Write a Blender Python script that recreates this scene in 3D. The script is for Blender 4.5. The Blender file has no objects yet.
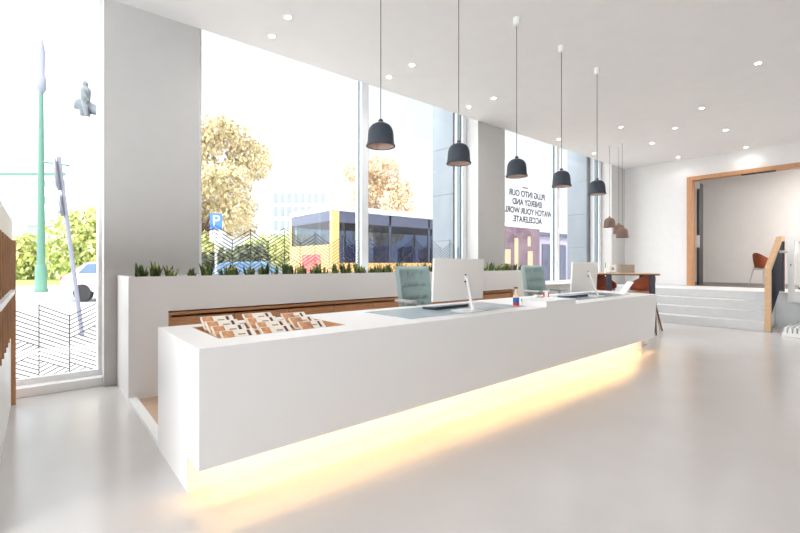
import bpy, bmesh, math, random
from mathutils import Vector, Matrix, Euler
R = math.radians
PI = math.pi
scene = bpy.context.scene
COL = scene.collection
random.seed(7)

# ------------------------------------------------------------------ camera
cam_d = bpy.data.cameras.new('camera')
cam = bpy.data.objects.new('camera', cam_d)
COL.objects.link(cam)
cam.location = (0, 0, 1.2)
cam.rotation_euler = (R(90), 0, R(-90 + 49.91))
cam_d.sensor_width = 36
cam_d.lens = 36 * 430 / 800
cam_d.shift_y = -(266.5 - 263.63) / 800
cam_d.clip_start = 0.05
cam_d.clip_end = 500
scene.camera = cam

# ------------------------------------------------------------------ world, sun, exposure
world = bpy.data.worlds.new('sky')
scene.world = world
world.use_nodes = True
wn = world.node_tree
wn.nodes.clear()
w_out = wn.nodes.new('ShaderNodeOutputWorld')
w_bg = wn.nodes.new('ShaderNodeBackground')
w_tc = wn.nodes.new('ShaderNodeTexCoord')
w_no = wn.nodes.new('ShaderNodeTexNoise')
w_ra = wn.nodes.new('ShaderNodeValToRGB')
w_no.inputs['Scale'].default_value = 2.2
w_no.inputs['Detail'].default_value = 5
w_ra.color_ramp.elements[0].position = 0.38
w_ra.color_ramp.elements[0].color = (0.80, 0.89, 1.0, 1)
w_ra.color_ramp.elements[1].position = 0.62
w_ra.color_ramp.elements[1].color = (1.0, 1.0, 1.0, 1)
wn.links.new(w_tc.outputs['Generated'], w_no.inputs['Vector'])
wn.links.new(w_no.outputs['Fac'], w_ra.inputs['Fac'])
wn.links.new(w_ra.outputs['Color'], w_bg.inputs['Color'])
wn.links.new(w_bg.outputs['Background'], w_out.inputs['Surface'])
# the sky is brighter on the sun's side (behind and left) than to the north
w_dot = wn.nodes.new('ShaderNodeVectorMath')
w_dot.operation = 'DOT_PRODUCT'
w_dot.inputs[1].default_value = (-0.97, -0.08, 0.2)
w_map = wn.nodes.new('ShaderNodeMapRange')
w_map.interpolation_type = 'SMOOTHSTEP'
w_map.inputs['From Min'].default_value = -0.35
w_map.inputs['From Max'].default_value = 0.75
w_map.inputs['To Min'].default_value = 0.46
w_map.inputs['To Max'].default_value = 2.5
wn.links.new(w_tc.outputs['Generated'], w_dot.inputs[0])
wn.links.new(w_dot.outputs['Value'], w_map.inputs['Value'])
wn.links.new(w_map.outputs['Result'], w_bg.inputs['Strength'])

sun_d = bpy.data.lights.new('sun', 'SUN')
sun_d.energy = 2.2
sun_d.angle = R(1.5)
sun_d.color = (1.0, 0.93, 0.82)
sun = bpy.data.objects.new('sun', sun_d)
COL.objects.link(sun)
sun.rotation_euler = Vector((-0.35, 0.52, -0.95)).to_track_quat('-Z', 'Y').to_euler()

scene.view_settings.view_transform = 'Standard'
scene.view_settings.look = 'None'
scene.view_settings.gamma = 1.0
scene.view_settings.use_curve_mapping = False
scene.view_settings.exposure = 1.47

# ------------------------------------------------------------------ materials
def s2l(c):
    c = c / 255.0
    return c / 12.92 if c <= 0.04045 else ((c + 0.055) / 1.055) ** 2.4

def rgb(r, g, b):
    return (s2l(r), s2l(g), s2l(b), 1.0)

MATS = {}
def mat(name, col, rough=0.6, metal=0.0, spec=0.5, noise=0.0, nscale=30.0, bump=0.0, stretch=None, col2=None, emit=None, estr=0.0, trans=0.0):
    if name in MATS:
        return MATS[name]
    m = bpy.data.materials.new(name)
    m.use_nodes = True
    nt = m.node_tree
    b = nt.nodes['Principled BSDF']
    b.inputs['Base Color'].default_value = col
    b.inputs['Roughness'].default_value = rough
    b.inputs['Metallic'].default_value = metal
    b.inputs['Specular IOR Level'].default_value = spec
    if trans:
        b.inputs['Transmission Weight'].default_value = trans
    if emit:
        b.inputs['Emission Color'].default_value = emit
        b.inputs['Emission Strength'].default_value = estr
    if noise or bump or col2:
        tc = nt.nodes.new('ShaderNodeTexCoord')
        mp = nt.nodes.new('ShaderNodeMapping')
        nz = nt.nodes.new('ShaderNodeTexNoise')
        nz.inputs['Scale'].default_value = nscale
        nz.inputs['Detail'].default_value = 4
        if stretch:
            mp.inputs['Scale'].default_value = stretch
        nt.links.new(tc.outputs['Object'], mp.inputs['Vector'])
        nt.links.new(mp.outputs['Vector'], nz.inputs['Vector'])
        if noise or col2:
            ra = nt.nodes.new('ShaderNodeValToRGB')
            c2 = col2 or tuple([min(1, x * (1 + noise)) for x in col[:3]] + [1])
            c1 = col if col2 else tuple([x * (1 - noise) for x in col[:3]] + [1])
            ra.color_ramp.elements[0].position = 0.35
            ra.color_ramp.elements[1].position = 0.65
            ra.color_ramp.elements[0].color = c1
            ra.color_ramp.elements[1].color = c2
            nt.links.new(nz.outputs['Fac'], ra.inputs['Fac'])
            nt.links.new(ra.outputs['Color'], b.inputs['Base Color'])
        if bump:
            bp = nt.nodes.new('ShaderNodeBump')
            bp.inputs['Strength'].default_value = bump
            bp.inputs['Distance'].default_value = 0.01
            nt.links.new(nz.outputs['Fac'], bp.inputs['Height'])
            nt.links.new(bp.outputs['Normal'], b.inputs['Normal'])
    MATS[name] = m
    return m

def emitter(name, col, strength):
    m = bpy.data.materials.new(name)
    m.use_nodes = True
    nt = m.node_tree
    nt.nodes.clear()
    o = nt.nodes.new('ShaderNodeOutputMaterial')
    e = nt.nodes.new('ShaderNodeEmission')
    e.inputs['Color'].default_value = col
    e.inputs['Strength'].default_value = strength
    nt.links.new(e.outputs[0], o.inputs['Surface'])
    MATS[name] = m
    return m

def glass(name, tint, refl=0.06, rough=0.0):
    m = bpy.data.materials.new(name)
    m.use_nodes = True
    nt = m.node_tree
    nt.nodes.clear()
    o = nt.nodes.new('ShaderNodeOutputMaterial')
    t = nt.nodes.new('ShaderNodeBsdfTransparent')
    g = nt.nodes.new('ShaderNodeBsdfGlossy')
    lw = nt.nodes.new('ShaderNodeLayerWeight')
    lw.inputs['Blend'].default_value = 0.5
    pw = nt.nodes.new('ShaderNodeMath')
    pw.operation = 'POWER'
    pw.inputs[1].default_value = 5.0
    mul = nt.nodes.new('ShaderNodeMath')
    mul.operation = 'MULTIPLY_ADD'
    mul.inputs[1].default_value = 0.6
    mul.inputs[2].default_value = refl * 0.5
    mx = nt.nodes.new('ShaderNodeMixShader')
    t.inputs['Color'].default_value = tint
    g.inputs['Roughness'].default_value = rough
    nt.links.new(lw.outputs['Facing'], pw.inputs[0])
    nt.links.new(pw.outputs[0], mul.inputs[0])
    nt.links.new(mul.outputs[0], mx.inputs['Fac'])
    nt.links.new(t.outputs[0], mx.inputs[1])
    nt.links.new(g.outputs[0], mx.inputs[2])
    nt.links.new(mx.outputs[0], o.inputs['Surface'])
    MATS[name] = m
    return m

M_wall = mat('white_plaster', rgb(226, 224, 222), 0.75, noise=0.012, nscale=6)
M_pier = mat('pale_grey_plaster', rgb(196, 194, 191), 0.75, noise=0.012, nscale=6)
M_ceil = mat('white_ceiling_paint', rgb(238, 236, 234), 0.85, noise=0.01, nscale=4)
M_floor = mat('grey_poured_floor', rgb(204, 200, 197), 0.2, spec=0.5, noise=0.02, nscale=2.2)
M_desk = mat('white_solid_surface', rgb(239, 237, 235), 0.35, spec=0.4)
M_step = mat('white_stone_step', rgb(208, 208, 208), 0.55, noise=0.02, nscale=8)
M_oak = mat('oak_wood', rgb(196, 146, 104), 0.5, nscale=14, stretch=(9, 9, 0.6), col2=rgb(178, 126, 86), bump=0.05)
M_oakh = mat('oak_wood_horizontal', rgb(214, 162, 118), 0.5, nscale=14, stretch=(0.6, 8, 9), col2=rgb(192, 134, 90), bump=0.05)
M_oakl = mat('light_oak', rgb(216, 180, 140), 0.5, nscale=14, stretch=(1, 1, 9), col2=rgb(202, 162, 120))
M_woodfloor = mat('beige_wood_floor', rgb(206, 180, 156), 0.5, nscale=8, stretch=(1, 8, 1), col2=rgb(190, 160, 136))
M_dkfloor = mat('dark_grey_wood_floor', rgb(112, 104, 98), 0.5, nscale=8, stretch=(8, 1, 1), col2=rgb(92, 86, 82))
M_wframe = mat('white_window_metal', rgb(236, 238, 240), 0.4)
M_gframe = mat('grey_window_seal', rgb(110, 125, 132), 0.5)
M_glass = glass('window_glass', (0.98, 0.982, 0.98, 1))
M_vinyl = mat('black_vinyl_line', rgb(40, 38, 44), 0.6)
M_lamp = mat('blue_grey_lamp', rgb(56, 63, 73), 0.7, noise=0.06, nscale=20)
M_lampin = mat('copper_lamp_inside', rgb(226, 196, 182), 0.6)
M_lampbr = mat('brown_lamp', rgb(112, 88, 76), 0.7, noise=0.08, nscale=25)
M_cord = mat('dark_cord', rgb(80, 78, 78), 0.7)
M_white = mat('white_plastic', rgb(240, 240, 238), 0.4)
M_monitor = mat('pale_warm_plastic', rgb(236, 230, 224), 0.45)
M_black = mat('black_plastic', rgb(28, 28, 32), 0.45)
M_screen = mat('dark_screen', rgb(22, 24, 28), 0.15)
M_chair = mat('teal_grey_fabric', rgb(156, 176, 173), 0.95, noise=0.07, nscale=90, bump=0.15)
M_chairgrey = mat('grey_plastic', rgb(168, 170, 170), 0.5)
M_chrome = mat('brushed_metal', rgb(200, 200, 202), 0.3, metal=0.9)
M_leather = mat('cognac_leather', rgb(166, 82, 48), 0.5, noise=0.08, nscale=18)
M_darkleg = mat('dark_violet_steel', rgb(66, 62, 76), 0.5)
M_brown = mat('dark_brown_wood', rgb(110, 92, 80), 0.6, noise=0.08, nscale=12)
M_navy = mat('charcoal_panel', rgb(34, 37, 48), 0.85, spec=0.2)
M_darkmetal = mat('black_metal', rgb(30, 30, 32), 0.4)
M_pad = mat('pale_blue_desk_pad', rgb(196, 210, 220), 0.12, spec=0.6)
M_paper = mat('cream_paper', rgb(240, 230, 215), 0.7, noise=0.05, nscale=40)
M_photo = mat('orange_photo_print', rgb(222, 156, 92), 0.5, nscale=22, col2=rgb(170, 112, 84))
M_dot = mat('dark_plum_print', rgb(84, 48, 58), 0.6)
M_leaf = mat('dark_green_leaf', rgb(34, 52, 24), 0.45, nscale=24, stretch=(1, 1, 0.6), col2=rgb(92, 112, 44))
M_leaf2 = mat('yellow_edged_leaf', rgb(52, 74, 30), 0.45, nscale=14, col2=rgb(168, 172, 84))
M_soil = mat('potting_soil', rgb(58, 46, 38), 0.95, noise=0.2, nscale=60, bump=0.5)
M_blue = mat('blue_label', rgb(32, 92, 160), 0.4)
M_red = mat('red_label', rgb(200, 52, 50), 0.45)
M_amber = mat('pale_peach_plastic', rgb(236, 206, 178), 0.35)
M_taupe = mat('taupe_card', rgb(160, 148, 134), 0.8)
M_led = emitter('warm_led', (1.0, 0.61, 0.24, 1), 11.5)
M_down = emitter('downlight_glow', (1.0, 0.95, 0.88, 1), 22.0)
# outdoors
M_pave = mat('pale_pavement', rgb(205, 203, 200), 0.9, noise=0.05, nscale=1.2)
M_road = mat('asphalt', rgb(150, 150, 150), 0.9, noise=0.06, nscale=1.5)
M_grass = mat('lawn_grass', rgb(120, 160, 60), 0.95, nscale=0.8, col2=rgb(160, 186, 90))
M_conc = mat('blue_grey_concrete', rgb(122, 130, 137), 0.8, nscale=1.4, stretch=(1, 1, 0.4), col2=rgb(140, 147, 153))
M_bark = mat('bark', rgb(92, 78, 66), 0.95, noise=0.15, nscale=6, bump=0.4)
M_aut = mat('autumn_leaves', rgb(216, 198, 160), 0.9, nscale=0.7, col2=rgb(164, 152, 114))
M_aut2 = mat('copper_autumn_leaves', rgb(224, 198, 168), 0.9, nscale=0.8, col2=rgb(186, 162, 126))
M_bush = mat('yellow_green_leaves', rgb(196, 194, 128), 0.9, nscale=0.8, col2=rgb(150, 160, 98))
M_dkbush = mat('dark_hedge_leaves', rgb(78, 84, 62), 0.9, nscale=0.8, col2=rgb(110, 112, 82))
M_busy = mat('bus_yellow', rgb(222, 172, 108), 0.45)
M_busw = mat('bus_white', rgb(230, 232, 236), 0.4)
M_busg = glass('bus_glass', (0.30, 0.36, 0.48, 1), 0.10)
M_busd = mat('bus_dark_trim', rgb(70, 76, 98), 0.4)
M_busin = mat('bus_seat_blue', rgb(70, 84, 140), 0.7)
M_poster = mat('red_poster', rgb(220, 70, 70), 0.5, nscale=5, col2=rgb(230, 110, 100))
M_green = mat('green_painted_iron', rgb(70, 112, 98), 0.55)
M_facade = mat('white_facade', rgb(226, 226, 224), 0.8, noise=0.02, nscale=0.5)
M_fwin = mat('facade_window', rgb(118, 122, 140), 0.3)
M_stone = mat('pale_stone', rgb(226, 216, 204), 0.85, noise=0.05, nscale=0.8)
M_bronze = mat('weathered_bronze', rgb(84, 90, 98), 0.6, noise=0.15, nscale=2)
M_signback = mat('grey_sign_metal', rgb(120, 124, 140), 0.5)
M_signblue = mat('blue_sign', rgb(60, 110, 200), 0.5)
M_carw = mat('car_white', rgb(225, 228, 232), 0.25)
M_carb = mat('car_blue', rgb(92, 130, 168), 0.25)
M_card = mat('car_graphite', rgb(92, 88, 84), 0.3)
M_cargl = mat('car_window', rgb(70, 96, 122), 0.1)
M_tyre = mat('tyre_rubber', rgb(36, 36, 38), 0.9)
M_taill = mat('tail_lamp_red', rgb(214, 70, 56), 0.3)
M_purple = mat('plum_cladding', rgb(150, 144, 164), 0.6, noise=0.08, nscale=1)
M_door = mat('ochre_panel', rgb(178, 158, 128), 0.5)

# ------------------------------------------------------------------ mesh helper
class MB:
    def __init__(self):
        self.bm = bmesh.new()
        self.mi = 0
        self.mats = []
    def use(self, m):
        if m not in self.mats:
            self.mats.append(m)
        self.mi = self.mats.index(m)
        return self
    def _t(self, faces):
        for f in faces:
            f.material_index = self.mi
    def box(self, x0, x1, y0, y1, z0, z1, bev=0.0, M=None):
        r = bmesh.ops.create_cube(self.bm, size=1.0)
        vs = r['verts']
        for v in vs:
            v.co = Vector(((x0 + x1) / 2 + v.co.x * (x1 - x0), (y0 + y1) / 2 + v.co.y * (y1 - y0), (z0 + z1) / 2 + v.co.z * (z1 - z0)))
        if M is not None:
            for v in vs:
                v.co = M @ v.co
        fs = list({f for v in vs for f in v.link_faces})
        self._t(fs)
        if bev > 0:
            es = list({e for v in vs for e in v.link_edges})
            rr = bmesh.ops.bevel(self.bm, geom=es, offset=bev, segments=2, affect='EDGES', profile=0.5)
            self._t(rr['faces'])
        return self
    def lathe(self, prof, c=(0, 0, 0), n=24, M=None, cap=True):
        rings = []
        for (r, z) in prof:
            ring = []
            for i in range(n):
                a = 2 * PI * i / n
                p = Vector((c[0] + r * math.cos(a), c[1] + r * math.sin(a), c[2] + z))
                ring.append(self.bm.verts.new(M @ p if M is not None else p))
            rings.append(ring)
        fs = []
        for a, b in zip(rings[:-1], rings[1:]):
            for i in range(n):
                j = (i + 1) % n
                fs.append(self.bm.faces.new((a[i], a[j], b[j], b[i])))
        if cap:
            fs.append(self.bm.faces.new(list(reversed(rings[0]))))
            fs.append(self.bm.faces.new(rings[-1]))
        self._t(fs)
        return self
    def tube(self, pts, r, n=8, r2=None):
        pts = [Vector(p) for p in pts]
        rings = []
        N = len(pts)
        for k, p in enumerate(pts):
            d = (pts[min(k + 1, N - 1)] - pts[max(k - 1, 0)]).normalized()
            u = d.orthogonal().normalized() if abs(d.z) > 0.95 else d.cross(Vector((0, 0, 1))).normalized()
            if abs(d.z) > 0.95:
                u = Vector((1, 0, 0)) - d * d.x
                u.normalize()
            w = d.cross(u).normalized()
            rr = r if r2 is None else r + (r2 - r) * k / (N - 1)
            rings.append([self.bm.verts.new(p + u * rr * math.cos(2 * PI * i / n) + w * rr * math.sin(2 * PI * i / n)) for i in range(n)])
        fs = []
        for a, b in zip(rings[:-1], rings[1:]):
            for i in range(n):
                j = (i + 1) % n
                fs.append(self.bm.faces.new((a[i], a[j], b[j], b[i])))
        fs.append(self.bm.faces.new(list(reversed(rings[0]))))
        fs.append(self.bm.faces.new(rings[-1]))
        self._t(fs)
        return self
    def prism(self, poly, a0, a1, axis='x'):
        def P(u, v, a):
            return {'x': (a, u, v), 'y': (u, a, v), 'z': (u, v, a)}[axis]
        A = [self.bm.verts.new(P(u, v, a0)) for u, v in poly]
        B = [self.bm.verts.new(P(u, v, a1)) for u, v in poly]
        fs = [self.bm.faces.new(A), self.bm.faces.new(list(reversed(B)))]
        n = len(poly)
        for i in range(n):
            j = (i + 1) % n
            fs.append(self.bm.faces.new((A[i], B[i], B[j], A[j])))
        self._t(fs)
        return self
    def poly(self, pts):
        f = self.bm.faces.new([self.bm.verts.new(p) for p in pts])
        self._t([f])
        return self
    def ball(self, c, r, sub=2, sc=(1, 1, 1)):
        rr = bmesh.ops.create_icosphere(self.bm, subdivisions=sub, radius=r)
        for v in rr['verts']:
            v.co = Vector((c[0] + v.co.x * sc[0], c[1] + v.co.y * sc[1], c[2] + v.co.z * sc[2]))
        self._t(list({f for v in rr['verts'] for f in v.link_faces}))
        return self
    def build(self, name, m=None, parent=None, loc=(0, 0, 0), rotz=0.0, smooth=False, normals=True):
        if normals:
            bmesh.ops.recalc_face_normals(self.bm, faces=self.bm.faces[:])
        me = bpy.data.meshes.new(name)
        self.bm.to_mesh(me)
        self.bm.free()
        if self.mats:
            for x in self.mats:
                me.materials.append(x)
        elif m:
            me.materials.append(m)
        if smooth:
            for p in me.polygons:
                p.use_smooth = True
            try:
                me.set_sharp_from_angle(angle=R(40))
            except Exception:
                pass
        o = bpy.data.objects.new(name, me)
        COL.objects.link(o)
        o.location = loc
        o.rotation_euler = (0, 0, rotz)
        if parent:
            o.parent = parent
        return o

def bx(name, m, x0, x1, y0, y1, z0, z1, parent=None, bev=0.0, smooth=False):
    return MB().box(x0, x1, y0, y1, z0, z1, bev).build(name, m, parent, smooth=smooth)

def tag(o, label, cat, group=None):
    o['label'] = label
    o['category'] = cat
    if group:
        o['group'] = group
    return o

def thing(name, label, cat, loc=(0, 0, 0), rotz=0.0, group=None):
    o = bpy.data.objects.new(name, None)
    o.empty_display_size = 0.1
    COL.objects.link(o)
    o.location = loc
    o.rotation_euler = (0, 0, rotz)
    return tag(o, label, cat, group)

def struct(o):
    o['kind'] = 'structure'
    return o

def dup(root, loc, rotz=None, label=None):
    r = root.copy()
    COL.objects.link(r)
    r.location = loc
    if rotz is not None:
        r.rotation_euler = (0, 0, rotz)
    if label:
        r['label'] = label
    for ch in list(root.children):
        c = ch.copy()
        COL.objects.link(c)
        c.parent = r
        for g in list(ch.children):
            d = g.copy()
            COL.objects.link(d)
            d.parent = c
    return r

# ------------------------------------------------------------------ room shell
YI, YO = 5.05, 5.62          # inner and outer face of the street wall
ZC = 3.79
struct(bx('floor', M_floor, -4.5, 12.3, -7.0, 5.66, -0.12, 0.0))
mb = MB()
mb.box(-4.7, 15.3, -7.2, YI, ZC, ZC + 0.12)
struct(mb.build('ceiling', M_ceil))
# street wall: piers, parapets, head above the glazing
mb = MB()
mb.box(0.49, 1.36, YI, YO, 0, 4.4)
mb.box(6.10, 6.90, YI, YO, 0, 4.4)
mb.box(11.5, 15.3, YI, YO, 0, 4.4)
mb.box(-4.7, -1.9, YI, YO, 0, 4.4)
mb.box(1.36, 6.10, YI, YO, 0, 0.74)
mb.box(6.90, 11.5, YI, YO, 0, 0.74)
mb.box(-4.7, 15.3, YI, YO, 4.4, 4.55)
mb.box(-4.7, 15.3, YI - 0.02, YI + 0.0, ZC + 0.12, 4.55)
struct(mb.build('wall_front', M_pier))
# wall with the raised doorway at the far end
mb = MB()
mb.box(12.3, 12.42, 3.55, YI, 0.0, ZC)
mb.box(12.3, 12.42, -7.2, 0.3, 0.0, ZC)
mb.box(12.3, 12.42, 0.3, 3.55, 3.32, ZC)
struct(mb.build('wall_far', M_wall))
mb = MB()
mb.box(15.06, 15.2, -3.0, YI, 0.0, ZC)
mb.box(12.42, 15.2, -3.1, -3.0, 0.0, ZC)
struct(mb.build('wall_upper', M_wall))
# left and rear walls with their own wide glazing (out of view, they let the daylight in)
mb = MB()
mb.box(-4.7, -4.5, -7.2, -2.8, 0, ZC)
mb.box(-4.7, -4.5, 4.9, YI, 0, ZC)
mb.box(-4.7, -4.5, -2.8, 4.9, 0, 0.1)
mb.box(-4.7, -4.5, -2.8, 4.9, 3.7, ZC)
struct(mb.build('wall_left', M_wall))
mb = MB()
mb.box(-4.7, 6.0, -7.2, -7.0, 0, ZC)
mb.box(11.5, 12.3, -7.2, -7.0, 0, ZC)
mb.box(6.0, 11.5, -7.2, -7.0, 0, 0.1)
mb.box(6.0, 11.5, -7.2, -7.0, 3.6, ZC)
struct(mb.build('wall_rear', M_wall))

def window(name, x0, x1, z0, z1, mullions, y=5.40, w=0.10):
    f = MB()
    f.box(x0, x0 + w, y - 0.07, y + 0.07, z0, z1)
    f.box(x1 - w, x1, y - 0.07, y + 0.07, z0, z1)
    f.box(x0 + w, x1 - w, y - 0.07, y + 0.07, z1 - w, z1)
    f.box(x0 + w, x1 - w, y - 0.07, y + 0.07, z0, z0 + 0.06)
    for m in mullions:
        f.box(m - 0.06, m + 0.06, y - 0.09, y + 0.07, z0 + 0.06, z1 - w)
    fr = struct(f.build(name, M_wframe))
    s = MB()
    for m in mullions:
        s.box(m - 0.072, m - 0.06, y - 0.03, y + 0.01, z0 + 0.06, z1 - w)
        s.box(m + 0.06, m + 0.09, y - 0.055, y + 0.055, z0 + 0.06, z1 - w)
    if w > 0.05:
        s.box(x1 - w - 0.03, x1 - w, y - 0.03, y + 0.05, z0 + 0.06, z1 - w)
    s.build('window_seal', M_gframe, fr)
    edges = [x0 + w] + list(mullions) + [x1 - w]
    for a, b in zip(edges[:-1], edges[1:]):
        bx('pane', M_glass, a, b, y - 0.004, y + 0.004, z0 + 0.05, z1 - w, fr)
    return fr

win1 = window('window_1', -1.9, 0.49, 0.08, 4.4, [-0.72], y=5.31, w=0.03)
win2 = window('window_2', 1.36, 6.10, 0.74, 4.4, [3.78])
win3 = window('window_3', 6.90, 11.5, 0.74, 4.4, [9.30])
struct(bx('trim_1', M_white, -1.9, 0.49, 5.12, 5.45, 0.0, 0.085, bev=0.004))
struct(bx('trim_2', M_white, 6.90, 11.5, 4.98, 5.33, 0.74, 0.765))
def far_glazing(name, axis, fixed, a0, a1, z0, z1, n):
    f, p = MB(), MB()
    st = (a1 - a0) / n
    for i in range(n + 1):
        a = a0 + st * i
        if axis == 'y':
            f.box(fixed - 0.05, fixed + 0.05, a - 0.04, a + 0.04, z0, z1)
        else:
            f.box(a - 0.04, a + 0.04, fixed - 0.05, fixed + 0.05, z0, z1)
    fr = struct(f.build(name, M_wframe))
    if axis == 'y':
        p.box(fixed - 0.003, fixed + 0.003, a0, a1, z0, z1)
    else:
        p.box(a0, a1, fixed - 0.003, fixed + 0.003, z0, z1)
    p.build('pane', M_glass, fr)
far_glazing('window_4', 'y', -4.6, -2.8, 4.9, 0.1, 3.7, 4)
far_glazing('window_5', 'x', -7.1, 6.0, 11.5, 0.1, 3.6, 4)

# black line pattern on the glass
def lattice(parent, x0, x1, top, zmin, cell, flip, name='line_pattern', y=5.392, over={}, sl=0.62, pitch=0.047):
    g = MB()
    w, t = 0.2285, 0.0038
    def seg(xa, za, xb, zb):
        d = Vector((xb - xa, 0, zb - za))
        if d.length < 0.01:
            return
        n = Vector((-d.z, 0, d.x)).normalized() * t
        a, b = Vector((xa, y, za)), Vector((xb, y, zb))
        v = [g.bm.verts.new(q) for q in (a - n, b - n, b + n, a + n)]
        v2 = [g.bm.verts.new(q.co + Vector((0, 0.003, 0))) for q in v]
        g.bm.faces.new(v)
        g.bm.faces.new(v2[::-1])
        for i in range(4):
            j = (i + 1) % 4
            g.bm.faces.new((v[j], v[i], v2[i], v2[j]))
    k = math.floor((x0 - 0.007) / w)
    while 0.007 + k * w < x1:
        xa, xb = 0.007 + k * w, 0.007 + (k + 1) * w
        s = sl if (k + flip) % 2 else -sl
        ce = cell
        if k in over:
            s, ce = over[k][0] * sl, over[k][1]
        rnd = random.Random(k * 7 + 3)
        base = top + (0 if s > 0 else w * sl) + rnd.choice([0, 0, 0.05, -0.04])
        sec, zt, sg = 0, base, s
        up = (lambda x, a=base, b=s, xx=xa: a + b * (x - xx) + 1e-4)
        while zt > zmin - 0.4 and sec < 6:
            lo_c = zt - ce * (1 + 0.1 * rnd.random())
            lo = (lambda x, a=lo_c, b=sg, xx=xa: a + b * (x - xx))
            c = zt + 0.3
            c = lo_c + pitch * math.ceil((c - lo_c) / pitch)
            while c > lo_c - 1e-6:
                # clip z = c + sg (x - xa) by up(x) and zmin and x-range
                pts = []
                n = 24
                inside = []
                for i in range(n + 1):
                    x = xa + w * i / n
                    z = c + sg * (x - xa)
                    inside.append(z <= up(x) + 1e-3 and z >= zmin and x0 <= x <= x1)
                i = 0
                while i <= n:
                    if inside[i]:
                        j = i
                        while j < n and inside[j + 1]:
                            j += 1
                        if j > i:
                            xs, xe = xa + w * i / n, xa + w * j / n
                            seg(xs, c + sg * (xs - xa), xe, c + sg * (xe - xa))
                        i = j + 1
                    else:
                        i += 1
                c -= pitch
            up, zt, sg = lo, lo_c, -sg
            if sg > 0:
                pass
            sec += 1
        if x0 < xa < x1:
            seg(xa, zmin, xa, top + (w * sl if s < 0 else 0))
        k += 1
    o = g.build(name, M_vinyl, parent)
    return o
lattice(win1, -1.82, 0.455, 0.70, 0.13, 0.54, 0, y=5.302, over={-1: (-1, 0.27), 0: (-1, 0.50), 1: (1, 0.22)}, sl=0.52, pitch=0.043)
lattice(win2, 1.47, 5.96, 1.50, 0.82, 0.34, 1)

def text_mesh(body, size, m, parent, name, M, ext=0.001):
    cu = bpy.data.curves.new(name, 'FONT')
    cu.body = body
    cu.size = size
    cu.align_x = 'CENTER'
    cu.align_y = 'CENTER'
    cu.extrude = ext
    cu.offset = 0.004 if size < 0.3 else 0.0
    to = bpy.data.objects.new('tmp', cu)
    COL.objects.link(to)
    dg = bpy.context.evaluated_depsgraph_get()
    dg.update()
    me = bpy.data.meshes.new_from_object(to.evaluated_get(dg))
    bpy.data.objects.remove(to)
    bpy.data.curves.remove(cu)
    me.transform(M)
    me.materials.clear()
    me.materials.append(m)
    me.name = name
    o = bpy.data.objects.new(name, me)
    COL.objects.link(o)
    if parent:
        o.parent = parent
    return o
for ln, z in (('PLUG INTO OUR', 2.70), ('ENERGY AND', 2.515), ('WATCH YOUR WORLD', 2.33), ('ACCELERATE.', 2.15)):
    text_mesh(ln, 0.18, M_vinyl, win3, 'lettering', Matrix.Translation((8.19, 5.395, z)) @ Euler((R(90), 0, R(180))).to_matrix().to_4x4())
bx('lettering_dash', M_vinyl, 8.0, 8.2, 5.394, 5.396, 2.835, 2.855, win3)

# stairs and raised level
mb = MB()
for k in range(4):
    x = 9.78 + 0.3 * k
    mb.box(x, 10.98 if k < 3 else 12.3, 1.66, YI, 0.1645 * k, 0.1645 * (k + 1), 0.006)
struct(mb.build('staircase', M_step))
struct(bx('landing', M_step, 10.68, 12.3, -3.0, 1.655, 0.0, 0.658))
struct(bx('floor_upper', M_dkfloor, 12.3, 15.06, -3.0, YI, 0.0, 0.658))

# doorway: oak frame, dark folded door leaf
dfr = MB()
dfr.box(12.24, 12.46, 3.45, 3.56, 0.658, 3.33)
dfr.box(12.24, 12.46, 0.29, 0.40, 0.658, 3.33)
dfr.box(12.24, 12.46, 0.40, 3.45, 3.24, 3.33)
door = struct(dfr.build('door_1', M_oak))
lf = MB()
lf.box(12.50, 12.82, 3.37, 3.42, 0.67, 3.2)
leaf = lf.build('door_leaf', M_darkmetal, door)
MB().box(12.47, 12.50, 3.355, 3.43, 3.05, 3.22).box(12.47, 12.50, 3.355, 3.43, 1.6, 1.9).build('hinge', M_chrome, leaf)
MB().box(12.30, 12.36, 1.9, 2.5, 3.215, 3.24).build('door_closer', M_darkmetal, door)
# ------------------------------------------------------------------ ceiling downlights
DL = [(2.008, 4.21), (2.037, 4.68), (3.73, 4.19), (3.726, 4.66), (5.455, 4.2), (5.44, 4.70), (8.285, 4.72), (9.976, 4.78), (8.454, 3.54), (10.085, 3.58),
      (8.453, 2.24), (10.2, 2.31), (12.03, 2.36), (11.89, 3.64), (7.11, 1.27), (9.306, 2.9)]
dl_lab = ['recessed downlight left of the first pendant lamp, the one further from the street wall', 'recessed downlight left of the first pendant lamp, close to the street wall',
          'recessed downlight between first and second pendant cords, further from the street wall', 'recessed downlight right beside the first pendant cord, close to the street wall',
          'recessed downlight between second and third pendant cords, further from the street wall', 'recessed downlight just right of the second pendant cord, close to the street wall',
          'recessed downlight near the fourth pendant cord at the street window head', 'recessed downlight near the fifth pendant cord at the street window head',
          'recessed downlight above the cluster of small brown lamps', 'recessed downlight to the right of the small brown lamps, towards the far wall',
          'recessed downlight left of the middle pair over the open floor, above the oak doorway corner', 'recessed downlight above the left part of the oak doorway',
          'recessed downlight nearest the top rail of the oak doorway', 'recessed downlight just above the left jamb of the oak doorway',
          'large-looking recessed downlight nearest to the viewer at the upper right of the ceiling', 'faint recessed downlight in the middle of the far ceiling']
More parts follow.
